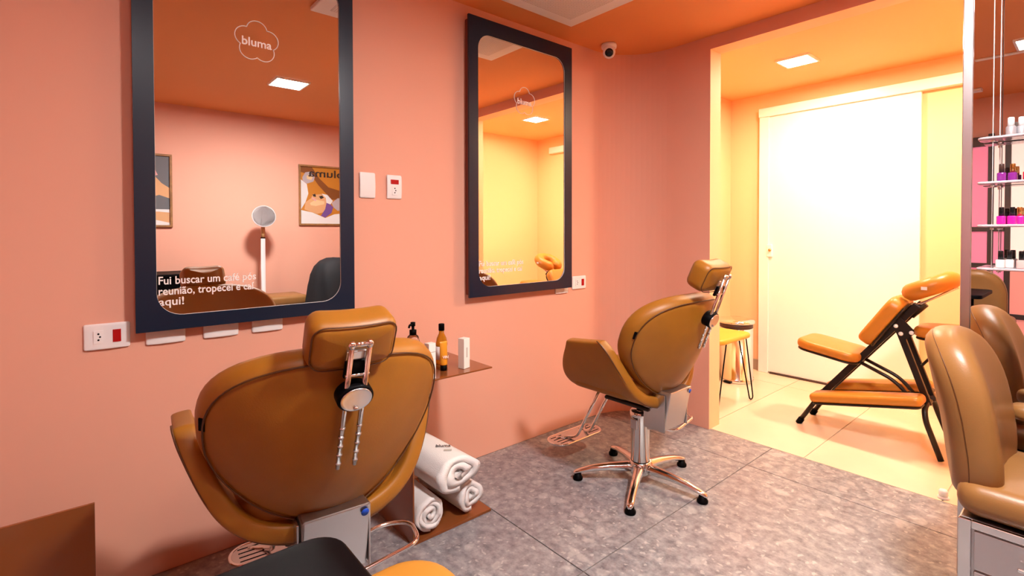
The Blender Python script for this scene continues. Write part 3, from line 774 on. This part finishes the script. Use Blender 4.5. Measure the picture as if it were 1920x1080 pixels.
for (x, y) in ((-.215, -.028), (-.205, .028), (.205, -.028), (.205, .028)):
    MB().tube([(x, y, SH[3] - .02), (x, y, 2.270)], .0011, 6).build('wire', 'white_metal', sh)
    for z in SH:
        MB().lathe([(0, z - .016), (.0045, z - .016), (.0045, z - .0085), (0, z - .0085)], 10, Matrix.Translation((x, y, 0))).build('clamp', 'chrome', sh)
def polish(x, y, z, body, cap, label, tall=False, group=None):
    t = thing('nail_polish', label, 'nail polish', (x, y, z), random.uniform(-.2, .2), group)
    if tall:
        MB().lathe([(0, 0), (.0115, 0), (.012, .002), (.012, .026), (.010, .030), (0, .030)], 20).build('body', body, t)
        MB().lathe([(0, .030), (.0085, .030), (.0075, .055), (.006, .057), (0, .057)], 18).build('cap', cap, t)
    else:
        MB().cushion(dense(rrect(.021, .021, .005, 4), .01), .026, .003, lambda a, b, c: (a, b, .013 + c), 0, 0, 3).build('body', body, t)
        MB().lathe([(0, .026), (.0065, .026), (.0062, .051), (.0055, .053), (0, .053)], 16).build('cap', cap, t)
    return t
ws = MB
polish(-.188, 2.165, SH[0], 'silver_print', 'white_plastic', 'white capped silver polish bottle alone in front on the top shelf', True)
polish(-.166, 2.180, SH[0], 'silver_print', 'white_plastic', 'shorter white capped bottle just behind on the top shelf', True)
polish(-.206, 2.150, SH[1], 'polish_purple', 'dark_brown', 'dark purple nail polish leftmost on the second shelf')
polish(-.183, 2.168, SH[1], 'polish_purple', 'gold', 'purple nail polish with gold cap on the second shelf')
polish(-.150, 2.160, SH[1], 'polish_red', 'black_gloss', 'red nail polish on the second shelf at the picture edge')
polish(-.205, 2.148, SH[2], 'polish_magenta', 'black_gloss', 'magenta nail polish leftmost on the third shelf')
polish(-.182, 2.158, SH[2], 'polish_magenta', 'black_gloss', 'magenta nail polish in the middle on the third shelf')
polish(-.168, 2.185, SH[2], 'polish_magenta', 'gold', 'magenta nail polish with gold cap on the third shelf')
polish(-.205, 2.145, SH[3], 'polish_white', 'black_gloss', 'white nail polish leftmost on the bottom shelf')
polish(-.188, 2.175, SH[3], 'polish_white', 'black_gloss', 'white nail polish standing farther back on the bottom shelf')
polish(-.160, 2.150, SH[3], 'polish_pink', 'black_gloss', 'pale pink nail polish on the bottom shelf at the picture edge')

# ------------------------------------------------------------------ chairs with chrome drawer bases
def drawer_chair(loc, rz, label, arms=(1,), slot=False):
    t = thing('drawer_chair', label, 'chair', loc, rz, 'tan chairs on chrome drawer bases')
    x0, x1, hy = -.20, .22, .19
    MB().box(x0 + .02, x1 - .02, -hy + .015, hy - .015, .045, .075, .003).build('plinth', 'black_matte', t)
    bd = MB().box(x0, x1, -hy, hy, .075, .415, .004).build('cabinet', 'brushed_steel', t)
    fr = MB()
    for (a, b, c, d_) in ((x0, x0 + .025, .075, .415), (x1 - .025, x1, .075, .415), (x0 + .025, x1 - .025, .395, .415)):
        fr.box(a, b, -hy - .012, -hy - .0005, c, d_, .002)
    fr.build('front_frame', 'chrome', t)
    for k in range(3):
        z0, z1 = .085 + .104 * k, .182 + .104 * k
        dr = MB().box(x0 + .03, x1 - .03, -hy - .010, -hy - .0005, z0, z1, .002).build('drawer', 'brushed_steel', t)
        hb = MB().box(-.09, .11, -hy - .034, -hy - .027, (z0 + z1) / 2 - .004, (z0 + z1) / 2 + .004, .002)
        for x in (-.012, .012): hb.box(x + .01 - .003, x + .01 + .003, -hy - .03, -hy - .009, (z0 + z1) / 2 - .004, (z0 + z1) / 2 + .004)
        hb.build('handle', 'chrome', dr)
    for sx in (x0 + .04, x1 - .04):
        for sy in (-hy + .04, hy - .04):
            MB().lathe([(0, -.011), (.02, -.011), (.023, -.006), (.023, .006), (.02, .011), (0, .011)], 18, frameM((sx, sy, .023), (1, 0, 0), (0, 0, 1), (0, 1, 0))).build('caster', 'black_matte', t)
    MB().cushion(dense(rrect(.46, .40, .05, 7), .03), .085, .035, lambda a, b, c: (.02 + a, b, .462 + c), .012, .0).build('seat', 'tan_leather', t)
    U = Vector((-.17, 0, .985)); N = Vector((-.985, 0, -.17)); O = Vector((-.205, 0, .655))
    ol = []
    for k in range(48):
        th = 2 * PI * k / 48; c, s_ = math.cos(th), math.sin(th); n_ = 2.6 if s_ > 0 else 4.5
        ol.append((.185 * math.copysign(abs(c) ** (2 / n_), c), .225 * math.copysign(abs(s_) ** (2 / n_), s_)))
    bf = lambda a, b, c: O + Vector((0, -a, 0)) + U * b + N * (c - .9 * a * a + .02 * (b / .22) ** 2)
    bk = MB().cushion(ol, .105, .046, bf, .012, .006).build('backrest', 'tan_leather', t)
    MB().tube([bf(a * .985, b * .985, .022) for a, b in ol], .0013, 6, True).build('seam', 'leather_piping', bk)
    if slot:
        MB().cushion(dense(rrect(.12, .026, .012, 6), .02), .006, .002, lambda a, b, c: bf(a, b + .04, c + .066), 0, 0, 2).build('grip_slot', 'black_matte', bk)
    for s_ in arms:
        y = s_ * .215
        ap = MB().cushion(dense(rrect(.27, .075, .034, 8), .03), .044, .018, lambda a, b, c: (-.01 + a, y + b, .612 + c), .006, .0).build('armrest', 'tan_leather', t)
        MB().tube(smooth_path([(-.06, y, .592), (-.06, y, .52), (.02, y, .445), (.10, y - s_ * .03, .418)], .05), .0095, 10).build('arm_tube', 'chrome', t)
    return t
drawer_chair((-.035, 1.905, 0), 0, 'tan leather chair on a chrome drawer cabinet at the right edge')
drawer_chair((-.62, -.70, 0), -PI / 2, 'tan leather chair on a chrome base seen only in the mirror panel', (), False)

# ------------------------------------------------------------------ foreground trolley and stool
t = thing('side_table', 'narrow black side table with rounded corners at the bottom edge', 'table', (-.575, .0, 0))
MB().cushion(dense(rrect(.185, .50, .04, 8), .05), .024, .005, lambda a, b, c: (a, b, .739 + c), 0, 0, 3).build('top', 'black_matte', t)
MB().tube([(.0, -.06, .02), (.0, -.06, .728)], .02, 14).build('column', 'black_metal', t)
MB().cushion(dense(rrect(.20, .26, .05, 8), .05), .02, .005, lambda a, b, c: (a, b - .06, .0105 + c), 0, 0, 3).build('base', 'black_metal', t)
t = thing('padded_stool', 'mustard padded stool peeking out past the black table top', 'stool', (-.735, .362, 0))
MB().cushion(dense(rrect(.36, .36, .095, 9), .04), .07, .03, lambda a, b, c: (a, b, .462 + c), .006, 0).build('seat', 'mustard_vinyl', t)
MB().cushion(dense(rrect(.33, .33, .10, 9), .06), .012, .004, lambda a, b, c: (a, b, .419 + c), 0, 0, 2).build('seat_board', 'black_metal', t)
for (x, y) in ((-.11, -.11), (-.11, .11), (.11, -.11), (.11, .11)):
    MB().tube([(x, y, .414), (x * 1.25, y * 1.25, .002)], .011, 10).build('leg', 'black_metal', t)

# ------------------------------------------------------------------ things seen only in the mirrors
def poster(y0, y1, z0, z1, label, shapes, text=None):
    t = thing('framed_poster', label, 'poster', (XR, (y0 + y1) / 2, (z0 + z1) / 2))
    w_, h_ = (y1 - y0) / 2, (z1 - z0) / 2
    fr = MB(); b = .018
    fr.box(-.022, -.0005, -w_, w_, -h_, -h_ + b, .002).box(-.022, -.0005, -w_, w_, h_ - b, h_, .002)
    fr.box(-.022, -.0005, -w_, -w_ + b, -h_ + b, h_ - b, .002).box(-.022, -.0005, w_ - b, w_, -h_ + b, h_ - b, .002)
    fr.build('frame', 'wood_frame', t)
    mats = []; pr = MB(); k = 0
    for (m_, pts) in shapes:
        if m_ not in mats: mats.append(m_)
        pr.poly([(-.008 - .00012 * k, a - (y0 + y1) / 2, c - (z0 + z1) / 2) for a, c in pts], mats.index(m_)); k += 1
    MB().box(-.0078, -.0005, -w_ + b, w_ - b, -h_ + b, h_ - b).build('print_board', mats[0], t)
    pr.build('picture', mats, t)
    if text:
        text_mb(text[0], text[1], frameM((-.0105, text[2] - (y0 + y1) / 2, text[3] - (z0 + z1) / 2), (0, -1, 0), (0, 0, 1), (-1, 0, 0)), text[4]).build('lettering', 'art_dark', t)
def ell(cx, cz, a, b, n=24, rot=0): 
    return [(cx + a * math.cos(2 * PI * k / n) * math.cos(rot) - b * math.sin(2 * PI * k / n) * math.sin(rot), cz + a * math.cos(2 * PI * k / n) * math.sin(rot) + b * math.sin(2 * PI * k / n) * math.cos(rot)) for k in range(n)]
y0, y1, z0, z1 = 1.636, 2.136, 1.222, 1.838
cv = lambda pts: [(y0 + (X - 150) / 680 * .5, z0 + (960 - Y) / 835 * (z1 - z0)) for X, Y in pts]
clip = lambda pts: [(min(max(a, y0 + .018), y1 - .018), min(max(c, z0 + .018), z1 - .018)) for a, c in pts]
S = lambda pts: clip(cv(pts))
poster(y0, y1, z0, z1, 'framed poster of a reclining face in a purple headband, reflected in the big mirror', [
    ('art_orange', S([(100, 1000), (900, 1000), (900, 100), (100, 100)])),
    ('art_brown', S([(180, 150), (330, 150), (430, 300), (560, 420), (820, 480), (830, 600), (600, 590), (420, 400), (320, 260), (180, 230)])),
    ('art_white', S([(180, 330), (260, 390), (280, 520), (240, 640), (180, 740)])),
    ('art_lilac', S([(200, 300), (240, 230), (310, 215), (370, 290), (350, 350), (260, 385), (205, 350)])),
    ('art_cream', S([(255, 280), (300, 250), (345, 285), (320, 330), (265, 320)])),
    ('art_skin', S([(225, 740), (240, 640), (320, 580), (345, 520), (390, 530), (450, 520), (520, 560), (540, 650), (500, 770), (400, 800), (300, 770)])),
    ('art_cream', S([(300, 650), (380, 600), (500, 620), (500, 660), (380, 690), (310, 680)])),
    ('art_dark', S([(335, 530), (375, 520), (385, 560), (350, 560)])),
    ('art_dark', S([(425, 555), (470, 540), (495, 570), (450, 590)])),
    ('art_pink', S([(320, 560), (390, 600), (375, 625), (330, 585)])),
    ('art_white', S([(460, 515), (540, 525), (620, 610), (585, 660), (530, 650), (520, 570)])),
    ('art_purple', S([(530, 640), (585, 660), (625, 700), (600, 780), (510, 850), (450, 825), (510, 730)])),
    ('art_lilac', S([(600, 640), (690, 570), (820, 560), (820, 720), (690, 750), (630, 700)])),
    ('art_white', S([(180, 750), (330, 780), (430, 820), (510, 855), (640, 800), (840, 780), (840, 950), (180, 950)])),
], ('bluma', .11, y0 + .455, z1 - .115, .36))
y0, y1, z0, z1 = .085, .573, 1.198, 1.828
cv = lambda pts: [(y1 - (295 - X) / 1770, z0 + (985 - Y) / 920 * (z1 - z0)) for X, Y in pts]
poster(y0, y1, z0, z1, 'framed poster of hands on grey, reflected at the left edge of the big mirror', [
    ('art_grey', S([(-700, 1000), (400, 1000), (400, 0), (-700, 0)])),
    ('art_skin', S([(-500, 500), (-100, 360), (70, 340), (160, 430), (280, 490), (280, 620), (130, 580), (60, 600), (-200, 620), (-500, 640)])),
    ('art_pink', S([(40, 250), (70, 240), (115, 330), (70, 345)])),
    ('art_white', S([(-600, 760), (280, 760), (280, 970), (-600, 970)])),
    ('art_skin', S([(-600, 800), (120, 790), (280, 800), (280, 930), (60, 890), (-600, 880)])),
])
t = thing('floor_lamp', 'white gooseneck lamp with round shade reflected in the big mirror', 'lamp', (1.02, 1.245, 0))
MB().lathe([(0, 0), (.13, 0), (.135, .008), (.12, .022), (.02, .03), (0, .03)], 32).build('base', 'white_plastic', t)
pl0 = MB().tube([(0, 0, .028), (0, 0, 1.10)], .019, 14).build('pole', 'white_plastic', t)
MB().tube([(0, 0, 1.10), (0, 0, 1.20)], .0175, 14).build('wood_sleeve', 'pole_wood', t)
MB().tube([(0, 0, 1.095), (0, 0, 1.103)], .0205, 14).build('ring', 'black_matte', t)
MB().tube(smooth_path([(0, 0, 1.20), (.0, 0, 1.25), (-.02, 0, 1.285)], .03), .012, 10).build('neck', 'white_plastic', t)
dv = Vector((-.95, -.1, .18)).normalized(); ey = dv.orthogonal().normalized(); ex = ey.cross(dv)
Ml = frameM((-.02, 0, 1.292), ex, ey, dv)
hd = MB().lathe([(0, -.05), (.05, -.045), (.085, -.02), (.098, .02), (.101, .038), (.093, .040)], 36, Ml).build('shade', 'white_plastic', t)
MB().lathe([(.093, .040), (.075, .010), (.05, -.012), (0, -.02)], 36, Ml).build('reflector', 'steel', hd)
MB().lathe([(0, -.015), (.032, -.012), (.036, .01), (.025, .024), (0, .028)], 24, Ml).build('bulb', 'white_plastic', hd)
t = thing('padded_bench', 'brown padded bench end reflected low in the big mirror', 'bench', (.92, 1.36, 0))
MB().cushion(dense(rrect(.36, .40, .03, 6), .04), .09, .03, lambda a, b, c: (a, b, .53 + c), .006, 0).build('cushion', 'tan_leather', t)
MB().box(-.16, .16, -.18, .18, .06, .482, .006).build('base', 'dark_brown', t)
for (x, y) in ((-.13, -.15), (-.13, .15), (.13, -.15), (.13, .15)):
    MB().lathe([(0, 0), (.018, 0), (.022, .059), (0, .059)], 14, Matrix.Translation((x, y, 0))).build('foot', 'black_matte', t)
# black jacket draped over a stool, reflected at the right of the big mirror
st = thing('round_stool', 'black stool hidden under the draped black jacket', 'stool', (.50, 1.70, 0))
MB().lathe([(0, .64), (.15, .64), (.16, .65), (.16, .69), (.14, .70), (0, .70)], 28).build('seat', 'black_matte', st)
MB().lathe([(0, .02), (.02, .02), (.02, .64), (0, .64)], 14).build('column', 'chrome', st)
MB().lathe([(0, 0), (.2, 0), (.2, .012), (.03, .03), (0, .03)], 28).build('base', 'chrome', st)
vs = []; n = 56; rings = [(.0, .925), (.06, .92), (.12, .895), (.165, .85), (.195, .78), (.215, .69), (.235, .58), (.25, .47), (.265, .40)]
for i, (rd, z) in enumerate(rings):
    for k in range(n):
        a = 2 * PI * k / n; f_ = 1 + (i / 8) * (.07 * math.sin(5 * a + .6 * i) + .04 * math.sin(11 * a + i)) + .04 * math.sin(2 * a + 1)
        vs.append((rd * f_ * math.cos(a) * .9, rd * f_ * math.sin(a), z + .012 * math.sin(4 * a + i * .9) * (i / 8)))
fs = [[i * n + k, i * n + (k + 1) % n, (i + 1) * n + (k + 1) % n, (i + 1) * n + k] for i in range(len(rings) - 1) for k in range(n)]
jk = MB().add(vs, fs, 0, True).build('black_jacket', 'jacket_black'); jk.location = (.50, 1.70, 0)
md = jk.modifiers.new('thick', 'SOLIDIFY'); md.thickness = .012; md.offset = -1
tag(jk, 'black jacket draped in a mound, reflected at the lower right of the big mirror', 'jacket')
t = thing('black_cabinet', 'low black cabinet reflected behind the headrest in the big mirror', 'cabinet', (.97, .45, 0))
MB().box(-.2, .2, -.28, .28, .04, .795, .012).build('body', 'black_matte', t)
MB().box(-.215, .215, -.29, .29, .795, .82, .006).build('top', 'black_matte', t)
for (x, y) in ((-.17, -.25), (-.17, .25), (.17, -.25), (.17, .25)):
    MB().lathe([(0, 0), (.015, 0), (.018, .039), (0, .039)], 12, Matrix.Translation((x, y, 0))).build('foot', 'black_metal', t)
# pink lattice panels on the wall behind the camera, seen in the mirror panel
t = thing('lattice_screen', 'dark framed lattice with glowing pink panels, seen in the tall mirror panel', 'screen', (-.45, YB, 0))
ox = .45
xs = [-.98, -.615, -.513, -.15]; zs = [.08, .45, .86, 1.165, 1.90]
cols = [['pink_panel', 'pink_panel', 'pink_panel', 'pink_panel'], ['pink_panel', 'pink_panel', 'pink_panel', 'cream_panel'], ['coral_panel', 'coral_panel', 'cream_panel', 'cream_panel']]
for i in range(3):
    for j in range(4):
        MB().box(xs[i] + ox, xs[i + 1] + ox, .004, .012, zs[j], zs[j + 1]).build('panel', cols[i][j], t)
for x in xs: MB().box(x - .018 + ox, x + .018 + ox, .0005, .035, .04, 1.96, .002).build('upright', 'dark_frame', t)
for i in range(3):
    for j, z in enumerate(zs):
        if i == 2 and j in (2, 3): continue
        h_ = .04 if j == 4 else .02
        MB().box(xs[i] + .018 + ox, xs[i + 1] - .018 + ox, .0005, .033, z - h_, z + h_, .002).build('rail', 'dark_frame', t)
MB().box(-1.0 + ox, -.13 + ox, .0005, .036, 0, .04, .002).build('plinth', 'dark_frame', t)

t = thing('door_stop', 'small white door stop on the floor behind the tan chair', 'door stop', (-.435, 2.80, 0))
MB().lathe([(0, 0), (.020, 0), (.021, .003), (.018, .010), (0, .010)], 20).build('base', 'white_plastic', t)
MB().lathe([(0, .010), (.015, .010), (.017, .030), (.012, .038), (0, .040)], 20).build('bumper', 'white_plastic', t)
